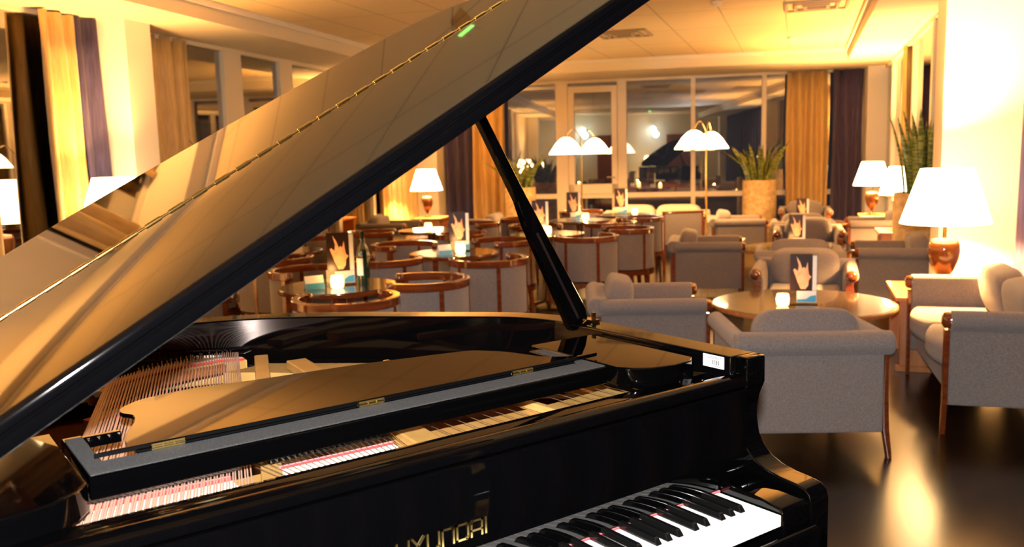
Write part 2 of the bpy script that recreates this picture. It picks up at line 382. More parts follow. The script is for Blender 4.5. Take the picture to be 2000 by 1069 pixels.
obj('nameplate_lettering', b, 'brass', piano)['label'] = 'gold metal lettering reading HYUNDAI'
# music desk frame lying in the case
def mir(x): return 2 * (-.6107) - x
xl, xr = -1.086, -.1355
b = B(); prism(b, [(.17, .210), (.17, .242), (.173, .2445), (.229, .2445), (.229, .236), (.185, .236), (.185, .210)], xl, xr, 'x')
for x0, x1 in ((xl, xl + .030), (xr - .030, xr)): box(b, x0, x1, .2285, .388, .215, .2445)
box(b, xl, -1.0, .374, .386, .225, .2435)
obj('desk_frame', b, 'lacquer', piano, bevel=.002)
b = B(); box(b, xl + .003, xr - .003, .174, .2265, .2445, .2465); box(b, xl + .003, xl + .027, .2267, .372, .2445, .2465); box(b, xr - .027, xr - .003, .2267, .372, .2445, .2465)
obj('felt_strip', b, 'darkfelt', piano)
dk = spline([(-1.020, .245, 0), (-1.016, .275, 0), (-1.004, .312, 0), (-.980, .370, 0), (-.975, .405, 0), (-.986, .430, 0), (-.984, .455, 0), (-.966, .480, 0), (-.925, .505, 0), (-.835, .517, 0), (-.74, .500, 0), (-.54, .481, 0), (-.37, .450, 0), (-.292, .432, 0), (-.262, .402, 0), (-.238, .365, 0), (-.215, .295, 0), (-.19, .262, 0), (-.165, .245, 0), (-.165, .2310, 0), (-1.0, .2310, 0), (-1.020, .236, 0)], 5)
b = B(); prism(b, [(p.x, p.y) for p in dk], .2500, .2575, mtx=Matrix.Translation((0, 0, 0))); desk = obj('music_desk', b, 'lacquer', piano, smooth=50, bevel=.0015)
b = B(); box(b, -1.01, -.17, .2290, .27, .2445, .2515); obj('desk_base', b, 'lacquer', piano, bevel=.0015)
for xh in (-.965, -.627, -.302):
    b = B(); box(b, xh - .024, xh + .024, .2275, .2312, .2465, .2560); tube(b, [(xh - .024, .2273, .2512), (xh - .009, .2273, .2512)], .0022, 8); tube(b, [(xh - .007, .2273, .2512), (xh + .007, .2273, .2512)], .0022, 8); tube(b, [(xh + .009, .2273, .2512), (xh + .024, .2273, .2512)], .0022, 8)
    obj('desk_hinge', b, 'brass', piano)['label'] = 'small brass hinge'
# side shelves beside the desk
sh = [(-.128, .43), (.0, .428), (.065, .424)]
sh += [(.066, .15), (.062, .128), (.050, .110), (.02, .090), (-.03, .085), (-.08, .098), (-.112, .122), (-.1295, .15)]
b = B(); prism(b, sh, .204, .2455); obj('side_shelf', b, 'lacquer', piano, smooth=50, bevel=.003)
b = B(); prism(b, [(mir(x), y) for x, y in sh], .204, .2455); obj('side_shelf', b, 'lacquer', piano, smooth=50, bevel=.003)
# soundboard and iron plate
inner = [(x, y) for x, y in offset(ro, .0705) if y > .1]
b = B(); prism(b, [(.069, .1)] + inner + [(-1.2915, .1)], .045, .055); obj('soundboard', b, 'spruce', piano)
i0 = [(x, y) for x, y in offset(ro, .072) if y > .14]; i1 = [(x, y) for x, y in offset(ro, .135) if y > .14]
n_ = min(len(i0), len(i1)); i0, i1 = i0[:n_], i1[:n_]
b = B(); ring(b, i0, i1, .10, .125)
prism(b, [(-1.288, .113), (.067, .113), (.067, .29), (-.20, .268), (-.55, .275), (-.83, .262), (-1.288, .262)], .135, .160)
def strut(x0, y0, x1, y1, w, za=.158, zb_=.176):
    d = V(x1 - x0, y1 - y0).normalized(); n2 = V(-d.y, d.x) * w / 2
    prism(b, [(x0 + n2.x, y0 + n2.y), (x1 + n2.x, y1 + n2.y), (x1 - n2.x, y1 - n2.y), (x0 - n2.x, y0 - n2.y)], za, zb_)
strut(-.85, .115, -.515, 1.07, .034); strut(-.55, .115, -.47, .95, .05, .156, .178); strut(-.245, .115, -.30, .80, .016)
prism(b, [(-.62, 1.05), (-.50, 1.08), (-.40, .99), (-.30, .90), (-.10, .76), (-.14, .70), (-.32, .80), (-.47, .90), (-.54, .98)], .12, .150)
prism(b, [(-.86, .93), (-.63, .83), (-.585, .97), (-.60, 1.06), (-.74, 1.05)], .108, .118)
prism(b, [(-1.0, .60), (-.70, .60), (-.655, .76), (-.96, .78)], .100, .110)
obj('iron_plate', b, 'plate', piano, bevel=.003)
b = B(); prism(b, [(-.90, 1.03), (-.82, 1.09), (-.70, 1.15), (-.60, 1.17), (-.535, 1.12), (-.53, 1.165), (-.60, 1.225), (-.72, 1.205), (-.84, 1.14), (-.93, 1.07)], .12, .158); obj('hitch_rail', b, 'plate', piano, bevel=.003)
b = B(); prism(b, [(-.885, 1.035), (-.80, 1.088), (-.70, 1.128), (-.60, 1.142), (-.545, 1.115), (-.545, 1.130), (-.60, 1.160), (-.70, 1.146), (-.80, 1.106), (-.895, 1.05)], .1582, .164); obj('hitch_felt', b, 'redfelt', piano)
b = B(); prism(b, [(-.97, .80), (-.84, .86), (-.70, .83), (-.64, .80), (-.63, .83), (-.70, .865), (-.84, .895), (-.98, .835)], .14, .152); obj('understring_felt', b, 'redfelt', piano)
for nm, pl_ in (('bass_bridge', [(-.93, 1.0), (-.80, 1.06), (-.68, 1.09), (-.60, 1.10)]), ('long_bridge', [(-1.0, .70), (-.80, .93), (-.62, .95), (-.40, .80), (-.15, .55), (.0, .40)])):
    b = B(); tube(b, [(p[0], p[1], .148 if nm[0] == 'b' else .10) for p in pl_], .014, 6); obj(nm, b, 'spruce', piano)
# strings: bass pairs, tenor and treble wires
def wire(name, p0, p1, r, m_):
    b = B(); tube(b, [p0, p1], r, 5); return obj(name, b, m_, piano)
NB = 60
ends = spline([(-.885, 1.055, 0), (-.80, 1.11, 0), (-.70, 1.152, 0), (-.60, 1.175, 0), (-.548, 1.15, 0)], 12)
for i in range(NB):
    f = (i + .18 * (i % 2)) / (NB - 1); x0 = -1.155 + .285 * f
    e = ends[min(len(ends) - 1, int(f * (len(ends) - 1)))]
    wire('string', (x0, .150, .184), (e.x, e.y, .174), .0021 - .0009 * f, 'copper')
for i in range(24):
    f = i / 23; x0 = -.815 + .215 * f
    wire('string', (x0, .135, .182), (x0 - .10 + .22 * f, .80, .165), .0008, 'steel')
for i in range(16):
    f = i / 15; x0 = -.50 + .20 * (i / 7) if i < 8 else -.215 + .20 * ((i - 8) / 7)
    wire('string', (x0, .135, .181), (x0 + .02 * f, .70 - .35 * f, .165), .0006, 'steel')
pin = None
def pinat(name, x, y, z0, z1, r):
    b = B(); tube(b, [(x, y, z0), (x, y, z1)], r, 7); return obj(name, b, 'nickel', piano)
p0_ = pinat('hitch_pin', 0, 0, 0, .017, .0021)
for i in range(24):
    f = .30 + .70 * i / 23; e = ends[int(f * (len(ends) - 1))]
    c = p0_ if i == 0 else p0_.copy()
    if i: C.objects.link(c)
    c.location = (e.x - .012 + (i % 2) * .006, e.y + .028 + .012 * (i % 2), .158)
p1_ = pinat('tuning_pin', 0, 0, 0, .022, .0028); kk = 0
for i in range(48):
    f = i / 47; x = -1.15 + 1.18 * f
    if abs(x + .85) < .02 or abs(x + .55) < .03 or abs(x + .245) < .012: continue
    c = p1_ if kk == 0 else p1_.copy()
    if kk: C.objects.link(c)
    kk += 1; c.location = (x, .127 + .012 * (i % 2), .158)
# felts between the sections
b = B(); prism(b, [(-.80, .197), (-.60, .190), (-.60, .206), (-.80, .213)], .1605, .176); obj('string_felt', b, 'creamfelt', piano)
b = B(); prism(b, [(-.80, .214), (-.60, .207), (-.60, .213), (-.80, .220)], .1605, .180); obj('string_felt_edge', b, 'redfelt', piano)
b = B(); prism(b, [(-.232, .143), (.045, .143), (.045, .160), (-.232, .166)], .1605, .168); prism(b, [(-.50, .143), (-.26, .143), (-.26, .152), (-.50, .150)], .1605, .166); obj('treble_felt', b, 'redfelt', piano)
b = B(); prism(b, [(-.232, .167), (.02, .161), (.02, .168), (-.232, .177)], .1605, .170); obj('treble_braid', b, 'creamfelt', piano)
b = B(); prism(b, [(-1.12, .262), (-.87, .246), (-.87, .252), (-1.12, .268)], .1605, .172); obj('bass_felt', b, 'redfelt', piano)
dp = B(); prism(dp, [(-.009, .190), (.009, .190), (.004, .208), (-.004, .208)], .235, .275, 'y'); dp = obj('damper_head', dp, 'ebony', piano)
for i in range(32):
    c = dp if i == 0 else dp.copy()
    if i: C.objects.link(c)
    x = -1.10 + .0165 * i if i < 15 else -.805 + .0125 * (i - 15)
    c.location = (x, -.006 if i < 15 else -.012, -.004)
b = B(); prism(b, [(-1.12, .226), (-.87, .214), (-.87, .243), (-1.12, .257)], .1605, .166); obj('bass_white_felt', b, 'creamfelt', piano)
# barcode sticker on the treble rim
stk = B(); box(stk, .0683, .0697, .047, .101, .226, .2515); stk = obj('sticker', stk, 'white', piano); stk['label'] = 'white barcode sticker'
b = B()
for i, (a, w2) in enumerate([(.056, .0010), (.0585, .0018), (.0615, .0008), (.0635, .0022), (.0668, .001), (.069, .0016), (.0717, .0009), (.0738, .0020)]): box(b, .0679, .0684, a, a + w2, .232, .242)
for y0, y1, z in ((.052, .092, .2475), (.056, .088, .2445), (.056, .075, .2290), (.085, .091, .237)): box(b, .0679, .0684, y0, y1, z, z + .0011)
obj('barcode', b, 'ink', stk); b = B(); box(b, .0679, .0684, .0472, .0495, .2262, .2513); obj('sticker_edge', b, 'pinkedge', stk)
# lid in its raised pose
TH = R(29.6)
lidm = Matrix.Translation((-1.36, 0, .2566)) @ Matrix.Rotation(-TH, 4, 'Y')
b = B(); LL = 1.555
fp = [(-.012, .0), (-.014, .003), (-.014, .017), (-.010, .0195), (-.010, .0215), (-.014, .024), (-.014, .034), (-.011, .0385), (-.005, .040), (.4955, .040), (.4955, 0)]
prism(b, fp, 0, LL, 'x', mtx=lidm); flap = obj('front_flap', b, 'lacquer_worn', piano, smooth=50)
lo_ = [(0, .4985), (LL, .4985), (LL, .56)] + [(p.x, p.y) for p in spline([(1.552, .60, 0), (1.545, .74, 0), (1.48, .89, 0), (1.31, .985, 0), (1.10, 1.05, 0), (.9, 1.10, 0), (.6, 1.15, 0), (.3, 1.155, 0), (.1, 1.09, 0), (0, .95, 0)], 6)]
b = B(); prism(b, lo_, .008, .040, mtx=lidm); lid = obj('lid', b, 'lacquer', piano, smooth=40, bevel=.003)
b = B(); s = .02
while s < 1.53:
    tube(b, [lidm @ V(s, .497, .0402), lidm @ V(s + .030, .497, .0402)], .0042, 8)
    tube(b, [lidm @ V(s + .030, .497, .0398), lidm @ V(s + .0475, .497, .0398)], .0026, 8); s += .0475
obj('piano_hinge', b, 'brass', piano, smooth=50)['label'] = 'long brass piano hinge'
# prop
pb = V(.095, .52, .2555); pd = V(-math.sin(TH), 0, math.cos(TH)); pn = V(math.cos(TH), 0, math.sin(TH)); Lp = .715
def pp(a, w): q = pb + pd * a + pn * w; return (q.x, q.z)
prop_ = [pp(.0, -.036), pp(.012, -.040), pp(.30, -.024), pp(.36, -.014), pp(Lp, -.009), pp(Lp, .009), pp(.36, .014), pp(.30, .016), pp(.03, .026), pp(.0, .018)]
b = B(); prism(b, prop_, .508, .532, 'y'); stick = obj('lid_prop', b, 'lacquer', piano, bevel=.004, seg=3)
b = B(); prism(b, [pp(.02, -.012), pp(.27, -.010), pp(.27, -.004), pp(.02, -.005)], .5060, .5085, 'y'); obj('groove_highlight', b, 'nickel', stick)  # bright nickel strip shaped as the highlight along the groove
b = B(); box(b, .108, .132, .49, .55, .2555, .262); box(b, .122, .128, .50, .51, .262, .278); box(b, .122, .128, .535, .545, .262, .278); obj('prop_hinge', b, 'brass', stick)
# legs, pedals
for lx_, ly in ((XB + .13, .10), (.01, .10), (-.72, 1.10)):
    b = B(); lathe(b, [(.062, -.12), (.062, -.20), (.052, -.22), (.05, -.30), (.034, -.62), (.040, -.66), (.040, -.70)], 20, lx_, ly); lg = obj('leg', b, 'lacquer', piano, smooth=40)
    b = B(); lathe(b, [(.014, -.70), (.014, -.715)], 12, lx_, ly); tube(b, [(lx_ - .016, ly, -.738), (lx_ + .016, ly, -.738)], .0215, 16); obj('caster', b, 'brass', lg)
b = B(); box(b, -.75, -.47, .18, .26, -.68, -.62)
for x in (-.69, -.55): tube(b, [(x, .22, -.17), (x, .22, -.62)], .016, 10)
ly_ = obj('pedal_lyre', b, 'lacquer', piano, bevel=.004)
for x in (-.67, -.61, -.55):
    b = B(); box(b, x - .011, x + .011, .06, .19, -.665, -.655); obj('pedal', b, 'brass', ly_, bevel=.003)

# ------------------------------------------------------------------ upholstered seats
def roll(b, p0, p1, r, dir2, drop):
    """scroll: tube with a fabric web"""
    tube(b, [p0, p1], r, 16)
def seat_unit(name, w, d, label, cat, ncush=1, light=False):
    t = thing(name, label, cat); fab = 'fabric_light' if light else 'fabric'
    h = .56; hw = w / 2; yb, yf = -d / 2, d / 2
    b = B(); box(b, -hw + .05, hw - .05, yb + .05, yf - .05, .15, .30); obj('seat_frame', b, fab, t, bevel=.02, seg=3)
    # bowed seat cushion(s)
    cw = (w - .20) / ncush
    for k in range(ncush):
        cx = -hw + .10 + cw * (k + .5)
        b = B(); n = 10; fr = [(cx - cw / 2 + cw * i / n, yf - .03 + .055 * math.sin(PI * i / n)) for i in range(n + 1)]
        prism(b, [(cx - cw / 2, yb + .13)] + fr + [(cx + cw / 2, yb + .13)], .295, .42); obj('seat_cushion', b, fab, t, smooth=50, bevel=.035, seg=4)
    for s in (-1, 1):
        b = B(); prof = [(hw - .085, .15), (hw - .02, .15), (hw - .022, .48)]
        for k in range(11):
            a = -PI * .42 + PI * 1.27 * k / 10; prof.append((hw - .040 + .045 * math.cos(a) + .012, .545 + .045 * math.sin(a)))
        prof += [(hw - .083, .50)]
        prism(b, [(s * x, z) for x, z in prof], yb + .06, yf - .02, 'y'); a_ = obj('armrest', b, fab, t, smooth=50, bevel=.008, seg=2)
        # wooden front post with a round cap on the scroll
        b = B(); prism(b, [(s * (hw - .083), .0), (s * (hw - .052), .0), (s * (hw - .020), .15), (s * (hw - .018), .50), (s * (hw - .07), .50), (s * (hw - .072), .15)], yf - .0215, yf + .002, 'y'); obj('front_leg', b, 'mahogany', t, bevel=.004)
        b = B(); x_ = s * (hw - .030); tube(b, [(x_, yf - .021, .545), (x_, yf + .006, .545), (x_, yf + .016, .545)], [.040, .036, .020], 18); obj('arm_cap', b, 'mahogany', a_, smooth=60)
        # curved rear corner post running down to the splayed foot
        b = B(); pr = [(hw - .030, .50), (hw - .012, .50), (hw - .010, .30), (hw - .002, .14), (hw + .014, .0), (hw - .006, .0), (hw - .030, .14), (hw - .034, .30)]
        prism(b, [(s * x, z) for x, z in pr], yb + .035, yb + .075, 'y'); lg = obj('rear_leg', b, 'mahogany', t, bevel=.004)
        b = B(); lathe(b, [(.012, 0), (.013, .008)], 10, s * (hw + .004), yb + .055); obj('glide', b, 'nickel', lg)
    b = B(); box(b, -hw + .035, hw - .035, yb + .025, yb + .10, .13, .53); obj('back_panel', b, fab, t, bevel=.012, seg=3)
    b = B(); tube(b, [(-hw - .005, yb + .05, .545), (hw + .005, yb + .05, .545)], .056, 18); box(b, -hw + .01, hw - .01, yb + .05, yb + .115, .50, .595)
    obj('back_roll', b, fab, t, smooth=50, bevel=.012, seg=3)
    for k in range(ncush):
        cx = -hw + .10 + cw * (k + .5)
        b = B(); pillow(b, cx, yb + .185, .55, cw / 2 - .005, .085, .135, .38, Matrix.Rotation(R(-12), 3, 'X')); obj('back_cushion', b, fab, t, smooth=True)
    return t
AG = 'grey upholstered lounge armchairs'
arm = seat_unit('armchair', .70, .70, '', 'armchair')
AC = lambda x, y, fx, fy, lab, s=None: place(arm, (x, y, 0), rz_to(fx, fy), lab, AG, s)
AC(2.30, 1.50, .62, .78, 'grey armchair seen from behind, right beyond the piano keyboard end')
AC(2.50, 2.74, .766, -.643, 'grey armchair seen sideways directly behind the raised lid prop foot')
AC(5.22, 4.66, .67, -.74, 'grey armchair seen sideways beyond the nearest one behind the prop')
AC(4.22, 2.82, -.83, -.56, 'grey armchair facing us across the big round coffee table')
AC(5.06, 3.47, .80, .60, 'grey armchair turned away, back to back with the one facing us')
AC(6.86, 4.66, -.80, -.60, 'grey armchair facing us across the second coffee table')
AC(7.62, 5.28, .80, .60, 'grey armchair turned away behind the second coffee table group')
AC(9.54, 6.62, -.80, -.60, 'grey armchair facing us in front of the far gold curtain')
AC(7.62, 6.28, .7, -.71, 'grey armchair seen sideways left of the tall far planter')
AC(5.85, 3.05, -.584, .812, 'grey armchair against the right wall just before the stone planter')
AC(8.34, 4.74, -.584, .812, 'grey armchair against the right wall between two table lamps')
AC(2.95, 8.35, .637, -.771, 'pale lounge armchair under the left windows, partly behind the lid')
AC(4.45, 9.62, .637, -.771, 'armchair by the wide gold curtain left of the corner lamp')
AC(4.55, 7.75, -.637, .771, 'armchair with its back to the tub chairs in the left window group')
AC(5.35, 8.65, -.637, .771, 'armchair in the left window group nearest the corner lamp')
sofa = seat_unit('sofa', 1.36, .64, 'grey two seat sofa at the right edge facing left', 'sofa', 2)
place(sofa, (3.585, 1.195, 0), rz_to(-.605, .796), 'grey two seat sofa at the right edge facing left'); sofa.scale = (1, 1, 1.07)
sofa2 = seat_unit('sofa', 1.5, .75, '', 'sofa', 2, light=True)
place(sofa2, (7.75, 7.85, 0), rz_to(-.79, -.61), 'cream sofa below the far window behind the tub chairs')

# ------------------------------------------------------------------ tub chairs
def arcpts(r, a0, a1, n): return [(r * math.cos(a0 + (a1 - a0) * k / n), r * math.sin(a0 + (a1 - a0) * k / n)) for k in range(n + 1)]
def tub():
    t = thing('tub_chair', '', 'tub chair')
    A0, A1 = R(-90 - 122), R(-90 + 122)
    sp = [A0 + (A1 - A0) * k / 4 for k in range(5)]
    for k in range(4):
        b = B(); o_ = arcpts(.272, sp[k] + .05, sp[k + 1] - .05, 8); i_ = arcpts(.232, sp[k] + .05, sp[k + 1] - .05, 8)
        ring(b, o_, i_, .355, .685); obj('back_panel', b, 'fabric', t, smooth=40)
    for a in sp:
        b = B(); ring(b, arcpts(.276, a - .052, a + .052, 2), arcpts(.228, a - .052, a + .052, 2), .33, .69); obj('back_stile', b, 'mahogany', t)
    b = B(); n = 30; pts = [(x, y, .705 - .004 * math.cos((k / n - .5) * 2 * PI)) for k, (x, y) in enumerate(arcpts(.256, A0 - .16, A1 + .16, n))]
    ring(b, arcpts(.281, A0 - .10, A1 + .10, n), arcpts(.240, A0 - .10, A1 + .10, n), .684, .732)
    for a in (A0 - .13, A1 + .13): lathe(b, [(.020, .682), (.027, .690), (.027, .726), (.020, .735)], 14, .260 * math.cos(a), .260 * math.sin(a))
    obj('top_rail', b, 'mahogany', t, smooth=50, bevel=.009, seg=3)
    b = B(); ring(b, arcpts(.278, 0, 2 * PI, 32)[:-1], arcpts(.20, 0, 2 * PI, 32)[:-1], .30, .345, closed=True); obj('seat_rail', b, 'mahogany', t, smooth=40)
    b = B(); pillow(b, 0, .015, .40, .222, .222, .065, .7); obj('seat_cushion', b, 'fabric', t, smooth=True)
    for a in (45, 135, 225, 315):
        c_, s_ = math.cos(R(a)), math.sin(R(a)); b = B(); tube(b, [(.235 * c_, .235 * s_, .30), (.262 * c_, .262 * s_, 0)], [.024, .015], 8); obj('leg', b, 'mahogany', t)
    return t
tb = tub()
TG = 'mahogany framed tub chairs around the bar tables'
def TC(x, y, fx, fy, lab): place(tb, (x, y, 0), rz_to(fx, fy), lab, TG)
TC(.66, 3.05, .4, .9, 'tub chair whose rail hides the front of the nearest bottle table')
TC(1.30, 3.36, -.8, .6, 'tub chair seen from above its ring rail, right of the bottle table')
TC(2.18, 3.95, .35, .93, 'large tub chair with grey back panels just left of the lid prop')
TC(1.66, 4.52, .8, .5, 'tub chair left of the second bar table, behind the ring rail chair')
TC(3.74, 4.70, .35, .93, 'tub chair with grey back panels just right of the lid prop')
TC(4.92, 5.68, .45, .9, 'tub chair behind the one right of the lid prop, its side panel showing')
TC(3.04, 4.98, -.9, .1, 'tub chair at the right side of the second bar table')
TC(2.30, 5.36, 0, -1, 'tub chair at the far side of the second bar table')
TC(.14, 3.86, .9, -.3, 'tub chair tucked under the lid edge left of the bottle table')
TC(1.02, 4.32, -.1, -1, 'tub chair on the far side of the bottle table')
TC(3.20, 5.80, .7, -.5, 'tub chair left of the third bar table')
TC(4.50, 5.02, -.8, .5, 'tub chair right of the third bar table')
TC(4.22, 6.05, -.3, -1, 'tub chair at the far side of the third bar table')
TC(5.62, 5.98, -.4, .9, 'tub chair beside the fourth bar table, left of the straight chair')
TC(4.75, 6.95, .6, -.7, 'tub chair at the left far side of the fourth bar table')
TC(5.95, 7.35, .2, -1, 'tub chair beyond the fifth bar table under the floor lamp')
TC(1.12, 5.22, .7, .5, 'tub chair near the lid edge at the sixth bar table')
TC(2.05, 6.45, -.6, -.7, 'tub chair on the far side of the sixth bar table')
TC(.72, 5.66, .9, .1, 'tub chair by the left window at the sixth bar table')
TC(2.75, 6.75, .8, -.5, 'tub chair left of the seventh bar table')
TC(4.0, 6.85, -.9, -.2, 'tub chair right of the seventh bar table')
# straight chair
t = thing('side_chair', 'straight backed grey chair with square legs by the cream sofa', 'chair', (6.72, 6.42, 0), rz_to(.5, .86))
b = B(); box(b, -.23, .23, -.215, -.165, .36, .70); obj('backrest', b, 'fabric', t, bevel=.01)
b = B(); box(b, -.235, .235, -.22, .24, .31, .40); obj('seat', b, 'fabric', t, bevel=.02, seg=3)
b = B(); box(b, -.25, .25, -.22, -.165, .70, .725); obj('top_rail', b, 'mahogany', t, bevel=.004)
for x, y in ((-.235, -.19), (.235, -.19), (-.22, .21), (.22, .21)):
    b = B(); box(b, x - .017, x + .017, y - .017, y + .017, 0, .70 if y < 0 else .31); obj('leg', b, 'mahogany', t, bevel=.003)

# ------------------------------------------------------------------ tables
def round_table(name, r, h, top, edge, cat='table'):
    t = thing(name, '', cat)
    b = B(); lathe(b, [(r - .012, h - .004), (r - .012, h)], 40); obj('table_top', b, top, t)
    b = B(); lathe(b, [(r - .05, h - .034), (r - .006, h - .030), (r, h - .018), (r - .003, h - .003), (r - .012, h - .0025), (r - .012, h - .005), (r - .05, h - .006)], 40, cap=False); lathe(b, [(r - .055, h - .03), (r - .055, h - .006)], 40); obj('table_edge', b, edge, t, smooth=40)
    b = B(); lathe(b, [(.09, h - .034), (.045, h - .06), (.032, h * .55), (.034, .12), (.055, .06)], 20); obj('pedestal', b, 'mahogany', t, smooth=50)
    b = B(); lathe(b, [(r * .62, 0), (r * .62, .014), (r * .5, .03), (.05, .062)], 32); obj('foot_plate', b, 'tabletop', t, smooth=30)
    return t
bt = round_table('bar_table', .35, .70, 'tabletop', 'mahogany')
ct = round_table('coffee_table', .55, .48, 'tabletop', 'wood_mid', 'coffee table')
TBL = [(.90, 3.66, 'small round table with the wine bottle, menu stand and candle'),
       (2.36, 4.68, 'second bar table left of the lid prop with menu stand and candle'),
       (3.86, 5.40, 'third bar table behind the lid prop'),
       (5.20, 6.50, 'fourth bar table, right of the lid prop far back'),
       (6.10, 6.72, 'fifth bar table beside the straight chair'),
       (1.45, 5.95, 'sixth bar table, partly hidden by the lid edge'),
       (3.40, 6.75, 'seventh bar table in the far left group')]
for x, y, l in TBL: place(bt, (x, y, 0), 0, l, 'round bar tables')
CT = [(3.34, 2.20, 'large round coffee table behind the nearest grey armchair'),
      (6.0, 4.14, 'second coffee table between two facing grey armchairs'),
      (8.56, 5.93, 'third coffee table before the far gold curtain'),
      (4.10, 8.62, 'coffee table in the left window lounge group')]
for x, y, l in CT: place(ct, (x, y, 0), 0, l, 'round coffee tables')
t = thing('low_table', 'small pale square table by the floor lamp pole', 'table', (6.45, 5.45, 0), .6)
b = B(); box(b, -.2, .2, -.2, .2, .40, .44); obj('table_top', b, 'white', t, bevel=.004)
for x in (-.17, .17):
    for y in (-.17, .17): b = B(); box(b, x - .018, x + .018, y - .018, y + .018, 0, .40); obj('leg', b, 'wood_mid', t)
def side_table(x, y, rz, label, lx=.75, ly=.54, h=.48):
    t = thing('side_table', label, 'side table', (x, y, 0), rz, 'wooden side tables under the lamps')
    b = B(); box(b, -lx / 2, lx / 2, -ly / 2, ly / 2, h - .03, h); obj('table_top', b, 'wood_mid', t, bevel=.004)
    for s in (-1, 1):
        b = B(); box(b, s * (lx / 2 - .035) - .018, s * (lx / 2 - .035) + .018, -ly / 2 + .03, ly / 2 - .03, .035, h - .03); obj('side_panel', b, 'wood_mid', t, bevel=.003)
        b = B(); box(b, s * (lx / 2 - .035) - .03, s * (lx / 2 - .035) + .03, -ly / 2 + .01, ly / 2 - .01, 0, .035); obj('foot_rail', b, 'wood_mid', t, bevel=.003)
    b = B(); box(b, -lx / 2 + .055, lx / 2 - .055, -.012, .012, .08, h - .05); obj('centre_panel', b, 'wood_mid', t)
    return t
ra = math.atan2(.584, .812); la = math.atan2(.637, .771)
side_table(4.352, 1.905, ra, 'wooden side table between the grey sofa and the stone planter')
side_table(9.35, 5.38, ra, 'wooden side table in the far right corner below a lamp', .6, .45, .55)
side_table(7.48, 3.98, ra, 'wooden side table behind the stone planter below a lamp', .6, .45, .55)
side_table(.33, 6.28, la, 'wooden side table before the left column, hidden by the lid', .6, .45, .55)
side_table(5.62, 10.44, la, 'wooden side table in the far left corner below a lamp', .6, .45, .55)
side_table(-2.2, 4.35, la, 'wooden side table beyond the left edge of view', .6, .45, .55)

# ------------------------------------------------------------------ lamps
WARM = (1.0, .50, .155)
def point(loc, power, col=WARM, r=.06, name='lamp_light'):
    l = bpy.data.lights.new(name, 'POINT'); l.energy = power; l.color = col; l.shadow_soft_size = r
    o = bpy.data.objects.new(name, l); C.objects.link(o); o.location = loc; return o
def table_lamp_proto():
    t = thing('table_lamp', '', 'table lamp')
    b = B(); lathe(b, [(.075, 0), (.075, .012), (.03, .02), (.014, .03), (.012, .055)], 24); obj('base', b, 'brass', t, smooth=40)
    b = B(); lathe(b, [(.012, .055), (.030, .085), (.060, .135), (.082, .195), (.088, .24), (.084, .285), (.070, .315), (.03, .322)], 28); obj('vase_body', b, 'vase', t, smooth=60)
    b = B(); lathe(b, [(.012, .322), (.010, .56)], 12); obj('stem', b, 'brass', t)
    b = B(); lathe(b, [(.245, .408), (.140, .725)], 40, cap=False); obj('lamp_shade', b, 'shade', t, smooth=60, solid=.003)
    return t
tl = table_lamp_proto()
LAMPS = [(4.29, 1.82, .48, 1.10, 320, 'largest table lamp on the side table right of the stone planter'),
         (9.28, 5.42, .55, .95, 420, 'table lamp before the purple curtain in the far right corner'),
         (7.50, 3.98, .55, .92, 210, 'table lamp whose shade overlaps the snake plant on the right'),
         (.28, 6.34, .55, 1.10, 110, 'table lamp before the left column, cut off by the lid edge'),
         (5.55, 10.46,   .55, 1.0, 260, 'table lamp in the far left corner, its dark vase base showing'),
         (-2.2, 4.35, .55, 1.0, 160, 'table lamp beyond the left edge of the view')]
for x, y, z, s, pw, lab in LAMPS:
    place(tl, (x, y, z), 0, lab, 'table lamps with tapered shades', s)
    point((x, y, z + .58 * s), pw * 3.0)
# pairs of dome shades on brass floor lamps
def floor_lamp(px, py, heads, label, pw):
    t = thing('floor_lamp', label, 'floor lamp', (px, py, 0), 0, 'two armed brass floor lamps')
    b = B(); lathe(b, [(.14, 0), (.14, .02), (.03, .035), (.012, .05)], 28); obj('base', b, 'brass', t, smooth=40)
    b = B(); tube(b, [(0, 0, .04), (0, 0, 1.66)], .011, 10); obj('pole', b, 'brass', t)
    for (hx, hy, hz) in heads:
        dx, dy = hx - px, hy - py
        b = B(); tube(b, spline([(0, 0, 1.64), (dx * .5, dy * .5, hz + .32), (dx, dy, hz + .23)], 8), .007, 8); obj('arm', b, 'brass', t)
        b = B(); lathe(b, [(.215, hz), (.212, hz + .018), (.185, hz + .055), (.135, hz + .130), (.080, hz + .185), (.045, hz + .205), (.02, hz + .21)], 32, dx, dy, cap=False); obj('dome_shade', b, 'domeshade', t, smooth=60, solid=.003)
        b = B(); lathe(b, [(.022, hz + .208), (.016, hz + .24)], 10, dx, dy); obj('shade_cap', b, 'brass', t)
        point((hx, hy, hz + .04), pw * 3.0, r=.04)
floor_lamp(6.32, 7.76, [(5.82, 7.46, 1.44), (6.84, 8.08, 1.44)], 'brass floor lamp with two domes before the glazed door', 45)
floor_lamp(6.82, 6.06, [(6.35, 5.83, 1.46), (7.22, 6.34, 1.46)], 'brass floor lamp with two domes right of the glazed door', 45)
